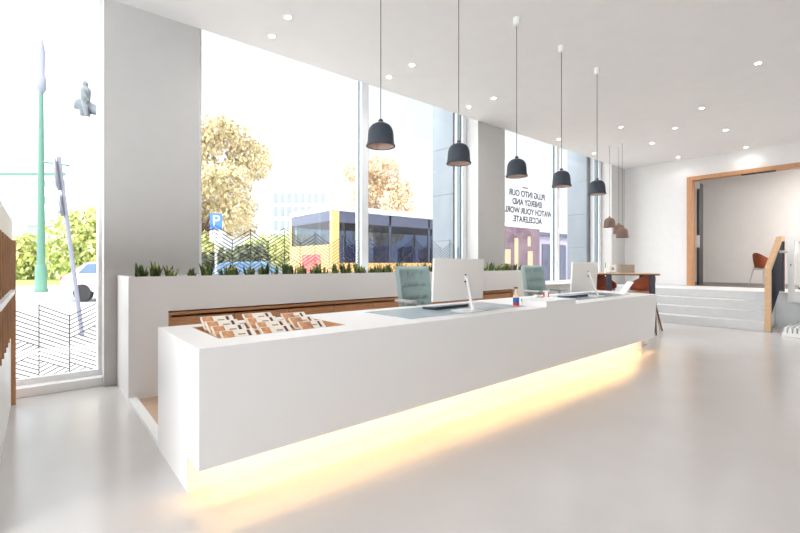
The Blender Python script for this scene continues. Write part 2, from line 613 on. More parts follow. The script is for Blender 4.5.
for i, (x, y) in enumerate(DL):
    t = thing('recessed_downlight', dl_lab[i], 'ceiling light', (x, y, ZC), group='recessed downlights in the white ceiling')
    MB().lathe([(0.05, 0.0), (0.05, -0.006), (0.038, -0.008), (0.03, -0.003), (0.03, 0.0)], n=20).build('trim_ring', M_white, t, smooth=True)
    MB().lathe([(0.03, -0.001), (0.03, -0.004), (0.015, -0.006)], n=16).build('lens', M_down, t)
    ld = bpy.data.lights.new('downlight_beam', 'SPOT')
    ld.energy = 5 if i in (12, 13) else 12
    ld.color = (1.0, 0.975, 0.94)
    ld.spot_size = R(150)
    ld.spot_blend = 1.0
    ld.shadow_soft_size = 0.03
    lo = bpy.data.objects.new('downlight_beam', ld)
    COL.objects.link(lo)
    lo.parent = t
    lo.location = (0, 0, -0.012)
t = thing('added_fill_lamp', 'added round white fill lamp, out of view in the raised room behind the oak doorway', 'ceiling light', (13.6, 0.0, ZC))  # unseen lamp, added only to brighten the raised room
MB().lathe([(0.45, 0), (0.45, -0.06), (0.43, -0.07)], n=32).build('fill_lamp_housing', M_white, t)
MB().lathe([(0.42, -0.071), (0.42, -0.08), (0.3, -0.085)], n=32).build('fill_lamp_diffuser', emitter('upper_room_fill', (1, 0.95, 0.9, 1), 45.0), t)

# ------------------------------------------------------------------ reception counter
XE, X1 = 0.5975, 6.44
YF, YB = 2.224, 3.156
ZT = 0.785
t = thing('reception_counter', 'long white reception counter with glowing warm light along its foot', 'reception desk', ((XE + X1) / 2, 2.8, 0))
ox, oy = -t.location.x, -t.location.y
def P(mbo, name, m, smooth=False):
    return mbo.build(name, m, t, (ox, oy, 0), smooth=smooth)
TX0, TX1, TY0, TY1 = 0.765, 1.60, 2.46, 3.02      # brochure tray
mb = MB()
# left end panel
mb.prism([(YF, ZT), (YF, 0.19), (2.44, 0.19), (2.44, 0.0), (YB, 0.0), (YB, ZT)], XE, XE + 0.06, 'x')
# front panel with a raked right end
A = [(XE + 0.06, 0.19), (6.34, 0.205), (X1, ZT), (XE + 0.06, ZT)]
mb.prism(A, YF, YF + 0.05, 'y')
# cove ceiling under the front
mb.box(XE + 0.06, 6.38, YF + 0.05, 2.44, 0.31, 0.34)
# top slab around the tray
e = 0.05
mb.box(XE + 0.06, TX0, YF + e, YB, ZT - 0.04, ZT)
mb.box(TX0, TX1, YF + e, TY0, ZT - 0.04, ZT)
mb.box(TX0, TX1, TY1, YB, ZT - 0.04, ZT)
mb.prism([(TX1, YF + e), (X1, YF + e), (X1 + 0.25, YB), (TX1, YB)], ZT - 0.04, ZT, 'z')
# back panel of the storage end and intermediate supports
mb.box(XE + 0.06, 1.9, YB - 0.03, YB, 0.0, ZT - 0.04)
mb.box(1.87, 1.9, 2.5, YB - 0.03, 0.0, ZT - 0.04)
mb.box(4.0, 4.05, 2.5, YB, 0.0, ZT - 0.04)
mb.box(5.9, 5.95, 2.5, YB, 0.0, ZT - 0.04)
P(mb, 'counter_body', M_desk)
mb = MB()
mb.box(XE + 0.06, 6.50, 2.44, 2.50, 0.0, ZT - 0.04)
P(mb, 'plinth', M_desk)
mb = MB()
mb.box(3.69, 4.245, YF, YF + 0.28, ZT, ZT + 0.055, 0.003)
P(mb, 'raised_ledge', M_desk)
mb = MB()
mb.box(XE + 0.1, 6.3, YF + 0.06, YF + 0.085, 0.285, 0.309)
P(mb, 'light_strip', M_led)
mb = MB()
mb.box(TX0, TX1, TY0, TY1, 0.70, 0.715)
mb.box(TX0, TX0 + 0.012, TY0, TY1, 0.715, ZT - 0.001)
mb.box(TX1 - 0.012, TX1, TY0, TY1, 0.715, ZT - 0.001)
mb.box(TX0 + 0.012, TX1 - 0.012, TY0, TY0 + 0.012, 0.715, ZT - 0.001)
mb.box(TX0 + 0.012, TX1 - 0.012, TY1 - 0.012, TY1, 0.715, ZT - 0.001)
P(mb, 'brochure_tray', M_oakh)

# brochures in the tray
def booklet(x, y, label, photo=0.36, wdt=0.20, z=0.718, rz=0.0, hh=0.135, tilt=30):
    t = thing('brochure', label, 'brochure', (x, y, z), rz, 'brochures in the counter tray')
    Mx = Euler((R(tilt - 90), 0, 0)).to_matrix().to_4x4()
    MB().box(-wdt / 2, wdt / 2, 0, 0.012, 0.0, hh, M=Mx).build('pages', M_paper, t)
    MB().box(-wdt / 2 + 0.008, -wdt / 2 + wdt * photo, -0.0012, 0, hh * 0.12, hh - 0.006, M=Mx).build('cover_photo', M_photo, t)
    MB().box(wdt * 0.27, wdt * 0.36, -0.0012, 0, hh * 0.45, hh - 0.012, M=Mx).build('cover_mark', M_dot, t)
    MB().box(-wdt * 0.02, wdt * 0.2, -0.0012, 0, hh * 0.62, hh * 0.7, M=Mx).build('cover_text', M_taupe, t)
rowname = ['front', 'second', 'third', 'rear']
for r_ in range(4):
    booklet(0.90 + 0.015 * (r_ == 0), 2.50 + 0.115 * r_, 'cream brochure with orange photo, %s row of the left column in the tray' % rowname[r_], z=0.735 + 0.017 * r_, rz=random.uniform(-0.03, 0.03))
for r_ in range(4):
    booklet(1.155 + 0.02 * (r_ % 2), 2.50 + 0.115 * r_, 'cream brochure with orange photo, %s row of the middle column in the tray' % rowname[r_], photo=0.3, z=0.735 + 0.017 * r_, rz=random.uniform(-0.03, 0.03))
for r_ in range(3):
    booklet(1.42, 2.54 + 0.13 * r_, 'cream brochure in the right column of the tray, %s row' % ['front', 'middle', 'rear'][r_], photo=0.5, wdt=0.18, z=0.74 + 0.017 * r_, rz=random.uniform(-0.05, 0.05))

# threshold strip and wood floor behind the counter
struct(bx('trim_3', M_white, XE, XE + 0.065, YB, 4.35, 0.0, 0.035))
struct(bx('floor_inlay', M_woodfloor, XE + 0.065, 6.9, 2.52, 4.36, 0.0, 0.012))

# ------------------------------------------------------------------ planter wall with built-in oak cabinets
PX1 = 6.85
t = thing('planter_wall', 'long white planter wall with plants on top, behind the reception counter', 'planter', ((XE + PX1) / 2, 4.7, 0))
ox, oy = -t.location.x, -t.location.y
NX0, NX1, NZ = 0.908, 6.23, 0.768
PZ = 1.085
mb = MB()
mb.box(XE, NX0, 4.35, 5.045, 0, PZ - 0.09)
mb.box(NX1, PX1, 4.35, 5.045, 0, PZ - 0.09)
mb.box(NX0, NX1, 4.35, 5.045, NZ, PZ - 0.09)
mb.box(NX0, NX1, 4.70, 5.045, 0, NZ)
mb.box(XE, PX1, 4.35, 4.38, PZ - 0.09, PZ)
mb.box(XE, PX1, 5.0, 5.045, PZ - 0.09, PZ)
mb.box(XE, XE + 0.03, 4.38, 5.0, PZ - 0.09, PZ)
mb.box(PX1 - 0.03, PX1, 4.38, 5.0, PZ - 0.09, PZ)
P(mb, 'planter_body', M_desk)
P(MB().box(XE + 0.03, PX1 - 0.03, 4.38, 5.0, PZ - 0.089, PZ - 0.03), 'soil', M_soil)
t = thing('wall_cabinet', 'low run of oak cabinets set into the white planter wall', 'cabinet', ((NX0 + NX1) / 2, 4.55, 0.012))
ox, oy = -t.location.x, -t.location.y
mb = MB()
mb.box(NX0 + 0.01, NX1 - 0.01, 4.40, 4.69, 0.012, 0.05)
mb.box(NX0 + 0.01, NX1 - 0.01, 4.385, 4.69, 0.725, 0.752)
mb.box(NX0 + 0.01, NX0 + 0.03, 4.385, 4.69, 0.05, 0.725)
mb.box(NX1 - 0.03, NX1 - 0.01, 4.385, 4.69, 0.05, 0.725)
mb.box(NX0 + 0.03, NX1 - 0.03, 4.66, 4.69, 0.05, 0.725)
mb.build('carcass', M_oakh, t, (ox, oy, -0.012))
nd = 9
dw = (NX1 - NX0 - 0.06) / nd
for i in range(nd):
    a = NX0 + 0.03 + i * dw
    MB().box(a + 0.003, a + dw - 0.003, 4.42, 4.44, 0.055, 0.70).build('door', M_oakh, t, (ox, oy, -0.012))

# snake plants
def plant_mesh(seed):
    rnd = random.Random(seed)
    b = MB()
    for i in range(rnd.randint(6, 9)):
        a = rnd.uniform(0, 2 * PI)
        rr = rnd.uniform(0.0, 0.045)
        h = rnd.uniform(0.10, 0.215)
        w = rnd.uniform(0.017, 0.03)
        lean = rnd.uniform(0.05, 0.42)
        d = Vector((math.cos(a), math.sin(a), 0))
        s = Vector((-math.sin(a), math.cos(a), 0))
        base = d * rr
        n = 5
        rows = []
        for k in range(n + 1):
            u = k / n
            p = base + d * (lean * h * u * u) + Vector((0, 0, h * u))
            ww = w * (0.75 + 0.9 * u - 1.65 * u ** 3) if k < n else 0.0006
            f = d * (0.35 * ww)
            rows.append([b.bm.verts.new(p - s * ww + f), b.bm.verts.new(p - f * 0.6), b.bm.verts.new(p + s * ww + f), b.bm.verts.new(p + f * 1.6)])
        b.use(M_leaf if rnd.random() < 0.6 else M_leaf2)
        for r0, r1 in zip(rows[:-1], rows[1:]):
            for i_ in range(4):
                j_ = (i_ + 1) % 4
                ff = b.bm.faces.new((r0[i_], r0[j_], r1[j_], r1[i_]))
                ff.material_index = b.mi
    return b
protos = []
for s_ in range(5):
    o = plant_mesh(s_ + 11).build('snake_plant', None)
    protos.append(o)
k = 0
for row, yy in ((0, 4.47), (1, 4.72)):
    x = XE + (0.10 if row == 0 else 0.17)
    while x < PX1 - 0.08:
        o = protos[k] if k < 5 else protos[k % 5].copy()
        if k >= 5:
            COL.objects.link(o)
        o.location = (x, yy + random.uniform(-0.04, 0.04), PZ - 0.032)
        o.rotation_euler = (0, 0, random.uniform(0, 6.28))
        sc = random.uniform(0.52, 0.88)
        o.scale = (sc, sc, sc)
        tag(o, 'small snake plant with upright pointed green leaves in the %s row along the planter wall' % ('front' if row == 0 else 'rear'), 'plant', 'snake plants in the %s row of the planter' % ('front' if row == 0 else 'rear'))
        x += random.uniform(0.12, 0.17) if row == 0 else random.uniform(0.15, 0.24)
        k += 1

# ------------------------------------------------------------------ desk things
def desk_pad(x0, x1, y0, y1, label):
    t = thing('desk_pad', label, 'desk pad', ((x0 + x1) / 2, (y0 + y1) / 2, ZT), group='desk pads on the counter')
    MB().box(-(x1 - x0) / 2, (x1 - x0) / 2, -(y1 - y0) / 2, (y1 - y0) / 2, 0.0, 0.003, 0.001).build('pad_sheet', M_pad, t)
desk_pad(2.12, 3.64, 2.40, 3.0, 'pale blue desk pad under the nearer white monitor')
desk_pad(4.7, 6.1, 2.42, 3.0, 'pale blue desk pad under the farther white monitor')

def monitor(loc, label, rz=0.0, z0=0.085):
    t = thing('monitor', label, 'monitor', loc, rz, 'monitors on the counter')
    w, h = 0.66, 0.37
    tilt = Matrix.Translation((0, 0.0, z0)) @ Euler((R(3), 0, 0)).to_matrix().to_4x4()
    MB().box(-w / 2, w / 2, -0.012, 0.012, 0, h, 0.006, M=tilt).build('monitor_shell', M_monitor, t, smooth=True)
    MB().box(-w / 2 + 0.012, w / 2 - 0.012, 0.012, 0.0135, 0.012, h - 0.012, M=tilt).build('screen', M_screen, t)
    MB().box(-0.12, 0.1, -0.225, -0.02, 0.0, 0.007, 0.003).build('stand_base', M_white, t)
    MB().tube([(-0.05, -0.215, 0.005), (-0.02, -0.165, 0.08), (0.05, -0.07, 0.23), (0.08, -0.03, 0.285)], 0.013, 10).build('stand_arm', M_white, t, smooth=True)
    MB().tube([(0.055, -0.03, 0.285), (0.105, -0.03, 0.285)], 0.017, 12).build('hinge', M_white, t, smooth=True)
    MB().tube([(0.058, -0.03, 0.25), (0.072, -0.03, 0.25)], 0.009, 10).tube([(0.06, -0.028, 0.312), (0.07, -0.028, 0.312)], 0.006, 10).build('screw', M_black, t)
    return t
mon = monitor((2.885, 2.615, ZT + 0.003), 'nearer white monitor seen from behind, on a slanted stand arm')
monitor((5.43, 2.74, ZT + 0.003), 'farther white monitor seen from behind, at the far end of the counter', z0=0.06)

def keyboard(loc, label, rz=0.0):
    t = thing('keyboard', label, 'keyboard', loc, rz, 'keyboards on the counter')
    MB().prism([(-0.085, 0), (0.085, 0.0), (0.085, 0.01), (-0.085, 0.024)], -0.23, 0.23, 'x').build('keyboard_case', M_black, t)
    kb = MB()
    for r_ in range(5):
        for c in range(15):
            z = 0.024 - 0.014 * (r_ * 0.03 + 0.02) / 0.17
            kb.box(-0.222 + c * 0.0297, -0.222 + c * 0.0297 + 0.025, -0.078 + r_ * 0.031, -0.078 + r_ * 0.031 + 0.026, z - 0.003, z + 0.003)
    kb.build('keys', mat('slate_keys', rgb(120, 132, 150), 0.3), t)
keyboard((2.92, 2.80, ZT + 0.0045), 'dark keyboard on the pad behind the nearer monitor', 0.05)
keyboard((5.08, 2.70, ZT + 0.0045), 'dark keyboard on the pad behind the farther monitor', 0.05)

def office_chair(loc, label, rz=0.0):
    t = thing('office_chair', label, 'chair', loc, rz, 'teal office chairs behind the counter')
    # chair faces -y
    b = MB()
    W, H = 0.50, 0.66
    nx, nz = 20, 24
    def surf(u, v, back):
        wloc = W * (0.90 + 0.10 * v) * (1 - 0.06 * max(0, v - 0.9) / 0.1)
        x = (u - 0.5) * wloc
        z = 0.50 + H * v
        y = 0.20 + 0.10 * v + 0.05 * math.cos((u - 0.5) * PI) - 0.05
        edge = min(1, min(u, 1 - u, v, 1 - v) / 0.07)
        th = 0.045 * math.sqrt(max(0.02, 1 - (1 - edge) ** 2))
        dim = 0.0
        for ty in (0.46, 0.66, 0.86):
            for tx in (0.2, 0.4, 0.6, 0.8):
                d2 = ((u - tx) * W) ** 2 + ((v - ty) * H) ** 2
                dim += 0.028 * math.exp(-d2 / 0.0009)
            dim += 0.010 * math.exp(-((v - ty) * H) ** 2 / 0.0003)
        return (x, y + th * 0.6, z) if back else (x, y - th + dim * (edge >= 1), z)
    g = []
    for side in (False, True):
        g.append([[b.bm.verts.new(surf(i / nx, j / nz, side)) for i in range(nx + 1)] for j in range(nz + 1)])
    for s_ in range(2):
        for j in range(nz):
            for i in range(nx):
                b.bm.faces.new((g[s_][j][i], g[s_][j][i + 1], g[s_][j + 1][i + 1], g[s_][j + 1][i]))
    for j in range(nz):
        for i in (0, nx):
            b.bm.faces.new((g[0][j][i], g[0][j + 1][i], g[1][j + 1][i], g[1][j][i]))
    for i in range(nx):
        for j in (0, nz):
            b.bm.faces.new((g[0][j][i], g[0][j][i + 1], g[1][j][i + 1], g[1][j][i]))
    bk = b.build('backrest', M_chair, t, smooth=True)
    bt = MB()
    for ty in (0.46, 0.66, 0.86):
        for tx in (0.2, 0.4, 0.6, 0.8):
            p = surf(tx, ty, False)
            bt.ball((p[0], p[1] - 0.002, p[2]), 0.008, 1)
    bt.build('tuft_buttons', M_chair, bk, smooth=True)
    MB().box(-0.24, 0.24, -0.26, 0.20, 0.44, 0.525, 0.03).build('seat', M_chair, t, smooth=True)
    MB().box(-0.04, 0.04, 0.18, 0.30, 0.40, 0.44).box(-0.035, 0.035, 0.275, 0.30, 0.40, 0.75).build('back_bracket', M_chairgrey, t)
    for s_ in (-1, 1):
        a = MB().box(s_ * 0.30 - 0.045, s_ * 0.30 + 0.045, -0.12, 0.14, 0.795, 0.825, 0.012).build('armrest', M_chairgrey, t, smooth=True)
        MB().tube([(s_ * 0.30, 0.0, 0.80), (s_ * 0.30, 0.0, 0.62), (s_ * 0.27, 0.0, 0.44), (s_ * 0.1, 0.0, 0.425)], 0.02, 10).build('arm_post', M_chairgrey, a, smooth=True)
    MB().lathe([(0.028, 0.1), (0.028, 0.44)], n=14).lathe([(0.1, 0.41), (0.1, 0.445)], n=16).build('gas_column', M_chairgrey, t, smooth=True)
    bs = MB()
    for i in range(5):
        a = i * 2 * PI / 5
        bs.tube([(0.02 * math.cos(a), 0.02 * math.sin(a), 0.11), (0.29 * math.cos(a), 0.29 * math.sin(a), 0.075)], 0.024, 8, 0.014)
    bs.build('star_base', M_chairgrey, t, smooth=True)
    for i in range(5):
        a = i * 2 * PI / 5
        c = Vector((0.29 * math.cos(a), 0.29 * math.sin(a), 0.03))
        s = Vector((-math.sin(a), math.cos(a), 0)) * 0.02
        MB().tube([c - s, c + s], 0.03, 12).build('caster', M_black, t, smooth=True)
    return t
ch1 = office_chair((3.12, 3.25, 0.012), 'teal tufted office chair behind the counter, left of the nearer monitor', 0.0)
ch2 = dup(ch1, (5.45, 3.28, 0.012), -0.06, 'teal tufted office chair behind the counter between bottle and farther monitor')

# bottle, flask, cup, tissue, card stand
t = thing('spray_bottle', 'blue and red labelled bottle with pale neck and dark cap on the counter', 'bottle', (3.582, 2.49, ZT))
MB().lathe([(0.026, 0), (0.030, 0.006), (0.030, 0.085), (0.024, 0.105), (0.012, 0.112), (0.012, 0.118)], n=20).build('bottle_body', M_amber, t, smooth=True)
MB().lathe([(0.0305, 0.034), (0.0305, 0.084)], n=20, cap=False).build('blue_band', M_blue, t, smooth=True)
MB().lathe([(0.0305, 0.006), (0.0305, 0.034)], n=20, cap=False).build('red_band', M_red, t, smooth=True)
MB().lathe([(0.017, 0.118), (0.015, 0.15), (0.008, 0.155), (0.008, 0.17)], n=16).build('pump_collar', M_amber, t, smooth=True)
MB().lathe([(0.015, 0.170), (0.017, 0.176), (0.015, 0.186), (0.005, 0.188)], n=16).box(-0.035, 0.0, -0.005, 0.005, 0.174, 0.183).build('pump_head', mat('dark_plum_plastic', rgb(92, 60, 68), 0.4), t)
t = thing('dropper_flask', 'tiny brown flask with white body beside the blue and red bottle', 'bottle', (3.70, 2.505, ZT))
MB().lathe([(0.012, 0), (0.012, 0.03), (0.006, 0.036)], n=14).build('flask_body', M_white, t, smooth=True)
MB().lathe([(0.009, 0.036), (0.009, 0.056), (0.004, 0.06)], n=14).build('flask_cap', M_brown, t, smooth=True)
t = thing('paper_cup', 'red and white cup standing on the counter in front of the farther chair', 'cup', (4.60, 2.78, ZT))
MB().lathe([(0.030, 0), (0.038, 0.095), (0.036, 0.095), (0.029, 0.004), (0.005, 0.003)], n=22).build('cup_wall', M_white, t, smooth=True)
for k_ in range(3):
    a0 = k_ * 2.1 + 0.2
    b_ = MB()
    rows = [[b_.bm.verts.new(((0.0306 + 0.008 * (z / 0.095)) * math.cos(a0 + 0.18 * i), (0.0306 + 0.008 * (z / 0.095)) * math.sin(a0 + 0.18 * i), z)) for i in range(6)] for z in (0.02, 0.08)]
    for i in range(5):
        b_.bm.faces.new((rows[0][i], rows[0][i + 1], rows[1][i + 1], rows[1][i]))
    b_.build('red_patch', M_red, t)
b = MB()
b.ball((0, 0, 0.024), 0.04, 3, (1.3, 0.9, 0.6))
for v in b.bm.verts:
    n = math.sin(v.co.x * 170 + 1) * math.cos(v.co.y * 190) + math.sin(v.co.z * 210 + v.co.x * 90)
    v.co += (v.co - Vector((0, 0, 0.024))).normalized() * 0.006 * n
    v.co.z = max(v.co.z, 0.0)
tag(b.build('crumpled_tissue', mat('tissue_paper', rgb(236, 226, 216), 0.9), None, (4.53, 2.86, ZT), smooth=True), 'crumpled white tissue lying left of the red and white cup', 'tissue')
t = thing('card_stand', 'white leaning leaflet stand at the far end of the counter', 'display stand', (6.27, 2.59, ZT), R(-38))
Mx = Euler((0, R(38), 0)).to_matrix().to_4x4()
MB().box(-0.004, 0.004, -0.075, 0.075, 0.0, 0.2, 0.002, M=Matrix.Translation((-0.02, 0, 0.004)) @ Mx).build('leaning_panel', M_white, t)
MB().box(-0.04, 0.10, -0.06, 0.06, 0.0, 0.006).build('stand_foot', M_white, t)
MB().tube([(0.09, 0, 0.005), (0.075, 0, 0.115)], 0.006, 8).build('support_strut', M_chrome, t)

# ------------------------------------------------------------------ pendant lamps
def pendant(x, y, zr, d, h, label, mshade, min_, group, canopy=True):
    t = thing('pendant_lamp', label, 'pendant lamp', (x, y, ZC), 0, group)
    dz = zr - ZC
    r = d / 2
    prof = [(r, 0), (r, 0.03 * h), (r * 0.93, 0.09 * h), (r * 0.90, 0.22 * h), (r * 0.885, 0.42 * h), (r * 0.85, 0.56 * h), (r * 0.77, 0.68 * h), (r * 0.63, 0.775 * h), (r * 0.42, 0.84 * h), (r * 0.17, 0.87 * h)]
    out = MB()
    out.lathe([(a, dz + z) for a, z in prof], n=36, cap=False)
    out.lathe([(r * 0.99, dz + 0.001), (r * 0.90, dz + 0.0)], n=36, cap=False)
    out.lathe([(r * 0.17, dz + 0.88 * h), (r * 0.17, dz + 0.97 * h), (r * 0.12, dz + h)], n=20)
    sh = out.build('shade', mshade, t, smooth=True, normals=False)
    MB().lathe([(max(0.004, a - 0.008), dz + z + 0.004) for a, z in prof], n=36, cap=False).build('shade_lining', min_, t, smooth=True)
    MB().ball((0, 0, dz + 0.42 * h), r * 0.3, 2).build('bulb', mat('frosted_bulb', rgb(235, 225, 210), 0.5), t, smooth=True)
    MB().tube([(0, 0, dz + 0.98 * h), (0, 0, -0.02)], 0.0035 if canopy else 0.003, 6).build('cord', M_cord, t)
    if canopy:
        MB().lathe([(0.035, 0), (0.035, -0.075), (0.012, -0.085)], n=20).build('ceiling_canopy', M_white, t, smooth=True)
    else:
        MB().lathe([(0.03, 0), (0.03, -0.02)], n=16).build('ceiling_canopy', M_white, t, smooth=True)
    return t
lab = ['dark bell pendant lamp nearest and largest of the row, right of the white mullion', 'dark bell pendant lamp second from the left, in front of the concrete pier', 'dark bell pendant lamp third from the left, above the lettered window', 'dark bell pendant lamp fourth from the left, beside the second mullion', 'dark bell pendant lamp fifth from the left, last of the long row']
for i in range(5):
    pendant(2.055 + 0.902 * i, 2.675, 2.118, 0.228, 0.212, lab[i], M_lamp, M_lampin, 'bell pendants over the counter')
for (x, y, zr, l) in ((9.62, 4.27, 2.0, 'small brown pendant lamp hanging highest of the cluster over the bar table'), (9.97, 4.22, 1.87, 'small brown pendant lamp in the middle of the cluster over the bar table'), (9.62, 4.00, 1.76, 'small brown pendant lamp hanging lowest of the cluster over the bar table')):
    pendant(x, y, zr, 0.255, 0.24, l, M_lampbr, M_lampbr, 'small brown pendants over the bar table', False)

# ------------------------------------------------------------------ bar table and chairs
TX, TY, TH = 8.21, 3.43, 1.03
TR = R(-55)
t = thing('bar_table', 'tall bar table with pale wood top and dark steel legs by the far wall', 'table', (TX, TY, 0), TR)
MB().box(-0.60, 0.53, -0.36, 0.36, TH - 0.018, TH, 0.004).build('table_top', M_oakl, t)
MB().box(-0.60, 0.53, -0.36, 0.36, TH - 0.035, TH - 0.018).build('table_frame', M_darkleg, t)
for sx in (-0.27, 0.42):
    for sy in (-1, 1):
        MB().box(sx - 0.04, sx + 0.04, sy * 0.31 - 0.04, sy * 0.31 + 0.04, 0.0, TH - 0.035, 0.004).build('leg', M_darkleg, t)
def shell_chair(loc, rz, label, sh=0.70, ht=0.205, name='bar_chair', group='leather shell chairs at the bar table', legs=None):
    t = thing(name, label, 'chair', loc, rz, group)
    b = MB()
    n, m = 40, 10
    def pt(a, u, off):
        # a = 0 at the back (+y), wraps around
        ca = math.cos(a)
        back = max(0.0, (ca + 0.75) / 1.75)
        rim = 0.02 + ht * back ** 0.8 + 0.05 * max(0, ca) ** 3
        rx, ry = 0.235 - off, 0.22 - off
        if u < 0.5:
            k = u / 0.5
            z = 0.05 * k ** 3
            rr = 0.84 * k
        else:
            k = (u - 0.5) / 0.5
            z = 0.05 + (rim - 0.02) * k
            rr = 0.84 + 0.16 * math.sin(k * PI / 2)
        return (rx * rr * math.sin(a), ry * rr * ca, sh + z + (off if u < 0.5 else off * (1 - u) * 2))
    def grid(off):
        c = b.bm.verts.new((0, 0, sh + off))
        rows = [[b.bm.verts.new(pt(2 * PI * i / n, j / m, off)) for i in range(n)] for j in range(1, m + 1)]
        for i in range(n):
            b.bm.faces.new((c, rows[0][i], rows[0][(i + 1) % n]))
        for r0, r1 in zip(rows[:-1], rows[1:]):
            for i in range(n):
                k = (i + 1) % n
                b.bm.faces.new((r0[i], r0[k], r1[k], r1[i]))
        return rows[-1]
    o1, o2 = grid(0.0), grid(0.014)
    for i in range(n):
        k = (i + 1) % n
        b.bm.faces.new((o1[i], o1[k], o2[k], o2[i]))
    b.build('seat_shell', M_leather, t, smooth=True)
    MB().lathe([(0.2, sh + 0.016), (0.21, sh + 0.035), (0.15, sh + 0.045)], n=24).build('seat_cushion', M_leather, t, smooth=True)
    lm, lr = legs or (M_oakl, 0.014)
    MB().box(-0.16, 0.16, -0.15, -0.12, sh - 0.035, sh - 0.005).box(-0.16, 0.16, 0.12, 0.15, sh - 0.035, sh - 0.005).box(-0.16, -0.13, -0.12, 0.12, sh - 0.035, sh - 0.005).box(0.13, 0.16, -0.12, 0.12, sh - 0.035, sh - 0.005).build('under_frame', lm, t)
    for sx in (-1, 1):
        for sy in (-1, 1):
            MB().tube([(sx * 0.15, sy * 0.14, sh - 0.01), (sx * 0.21, sy * 0.20, 0.0)], lr, 8, lr * 0.7).build('leg', lm, t, smooth=True)
    if sh > 0.6:
        MB().tube([(-0.19, -0.185, 0.22), (0.19, -0.185, 0.22)], 0.009, 8).tube([(-0.19, 0.185, 0.22), (0.19, 0.185, 0.22)], 0.009, 8).build('foot_rail', lm, t, smooth=True)
    return t
shell_chair((TX - 0.30 * math.cos(TR) + 0.02, TY - 0.30 * math.sin(TR) + 0.02, 0), R(-35), 'cognac leather bar chair at the left end of the bar table, facing the counter')
shell_chair((TX + 0.33 * math.cos(TR), TY + 0.33 * math.sin(TR), 0), R(150), 'cognac leather bar chair on the right side of the bar table, nearest the steps')
shell_chair((14.2, 2.42, 0.658), R(50), 'cognac leather chair on metal legs in the raised room behind the railing', 0.42, 0.30, 'lounge_chair', None, (M_chrome, 0.012))
# things on the bar table
t = thing('storage_box', 'low taupe box on the bar table beside the white holder', 'box', (8.36, 3.40, TH), TR)
MB().box(-0.12, 0.12, -0.06, 0.06, 0.0, 0.13, 0.004).build('box_body', M_taupe, t)
MB().box(-0.124, 0.124, -0.064, 0.064, 0.13, 0.15, 0.003).build('box_lid', M_taupe, t)
t = thing('menu_holder', 'small white upright card holder on the bar table next to the taupe box', 'card holder', (8.20, 3.58, TH), TR)
MB().box(-0.055, 0.055, -0.006, 0.006, 0.012, 0.15, 0.002).build('card', M_white, t)
MB().box(-0.05, 0.05, -0.03, 0.03, 0.0, 0.012).build('holder_foot', M_chairgrey, t)
MB().box(-0.02, 0.02, -0.008, -0.006, 0.05, 0.1).build('printed_mark', M_taupe, t)
t = thing('bud_vase', 'thin brown stick vase at the left edge of the bar table', 'vase', (8.08, 3.66, TH))
MB().lathe([(0.02, 0), (0.022, 0.02), (0.012, 0.06), (0.012, 0.09)], n=14).build('vase_body', M_white, t, smooth=True)
MB().tube([(0, 0, 0.07), (0.004, 0.002, 0.19)], 0.006, 6).build('stick', M_brown, t)
# splayed stand behind the end of the counter
t = thing('folding_stand', 'small brown A-frame stand on the floor behind the far end of the counter', 'stand', (7.9, 2.86, 0), R(11))
for sy in (-1, 1):
    MB().tube([(0.0, sy * 0.1, 0.52), (-0.02, sy * 0.12, 0.0)], 0.014, 6).build('leg', M_brown, t)
    MB().tube([(0.03, sy * 0.1, 0.52), (0.62, sy * 0.12, 0.0)], 0.014, 6).build('leg', M_brown, t)
MB().box(-0.03, 0.06, -0.12, 0.12, 0.515, 0.54, 0.003).build('top_rail', M_brown, t)

# ------------------------------------------------------------------ stair railing, lift gate, ribbed ramp
t = thing('stair_railing', 'oak framed railing with charcoal panel at the right edge of the steps', 'railing', (10.2, 1.6, 0))
ox, oy = -10.2, -1.6
RY0, RY1 = 1.575, 1.655
pl = MB()
pl.prism([(9.76, 0.0), (9.86, 0.0), (9.86, 1.10), (9.76, 1.12)], RY0, RY1, 'y')
pl.build('front_post', M_oakl, t, (ox, oy, 0))
pl = MB().prism([(9.76, 1.12), (9.86, 1.08), (10.83, 1.63), (10.80, 1.72)], RY0, RY1, 'y')
pl.build('sloped_handrail', M_oakl, t, (ox, oy, 0))
MB().prism([(10.80, 1.72), (10.83, 1.63), (11.10, 1.63), (11.10, 1.72)], RY0, RY1, 'y').build('top_handrail', M_oakl, t, (ox, oy, 0))
MB().prism([(9.861, 0.22), (9.861, 1.079), (10.83, 1.628), (11.05, 1.628), (11.05, 0.70), (10.72, 0.70)], RY0 + 0.02, RY1 - 0.02, 'y').build('infill_panel', M_navy, t, (ox, oy, 0))
MB().box(11.051, 11.10, RY0, RY1, 0.658, 1.629).build('rear_post', M_brown, t, (ox, oy, 0))
MB().box(9.75, 9.87, RY0 - 0.01, RY1 + 0.004, 0.0, 0.02).build('post_shoe', M_chairgrey, t, (ox, oy, 0))
t = thing('lift_gate', 'white metal framed glass gate right of the oak railing', 'gate', (10.6, 0.9, 0.44))
GX0, GX1, GY0, GY1, GZ0, GZ1 = -0.04, 0.04, -0.75, 0.56, 0.05, 1.28
g = MB()
g.box(GX0, GX1, GY1 - 0.09, GY1, GZ0, GZ1, 0.004)
g.box(GX0, GX1, GY0, GY0 + 0.09, GZ0, GZ1, 0.004)
g.box(GX0, GX1, GY0 + 0.09, GY1 - 0.09, GZ1 - 0.09, GZ1, 0.004)
g.box(GX0, GX1, GY0 + 0.09, GY1 - 0.09, GZ0, GZ0 + 0.2, 0.004)
g.build('gate_frame', M_white, t)
g = MB()
g.box(-0.03, 0.03, GY1 - 0.19, GY1 - 0.14, GZ0 + 0.24, GZ1 - 0.12)
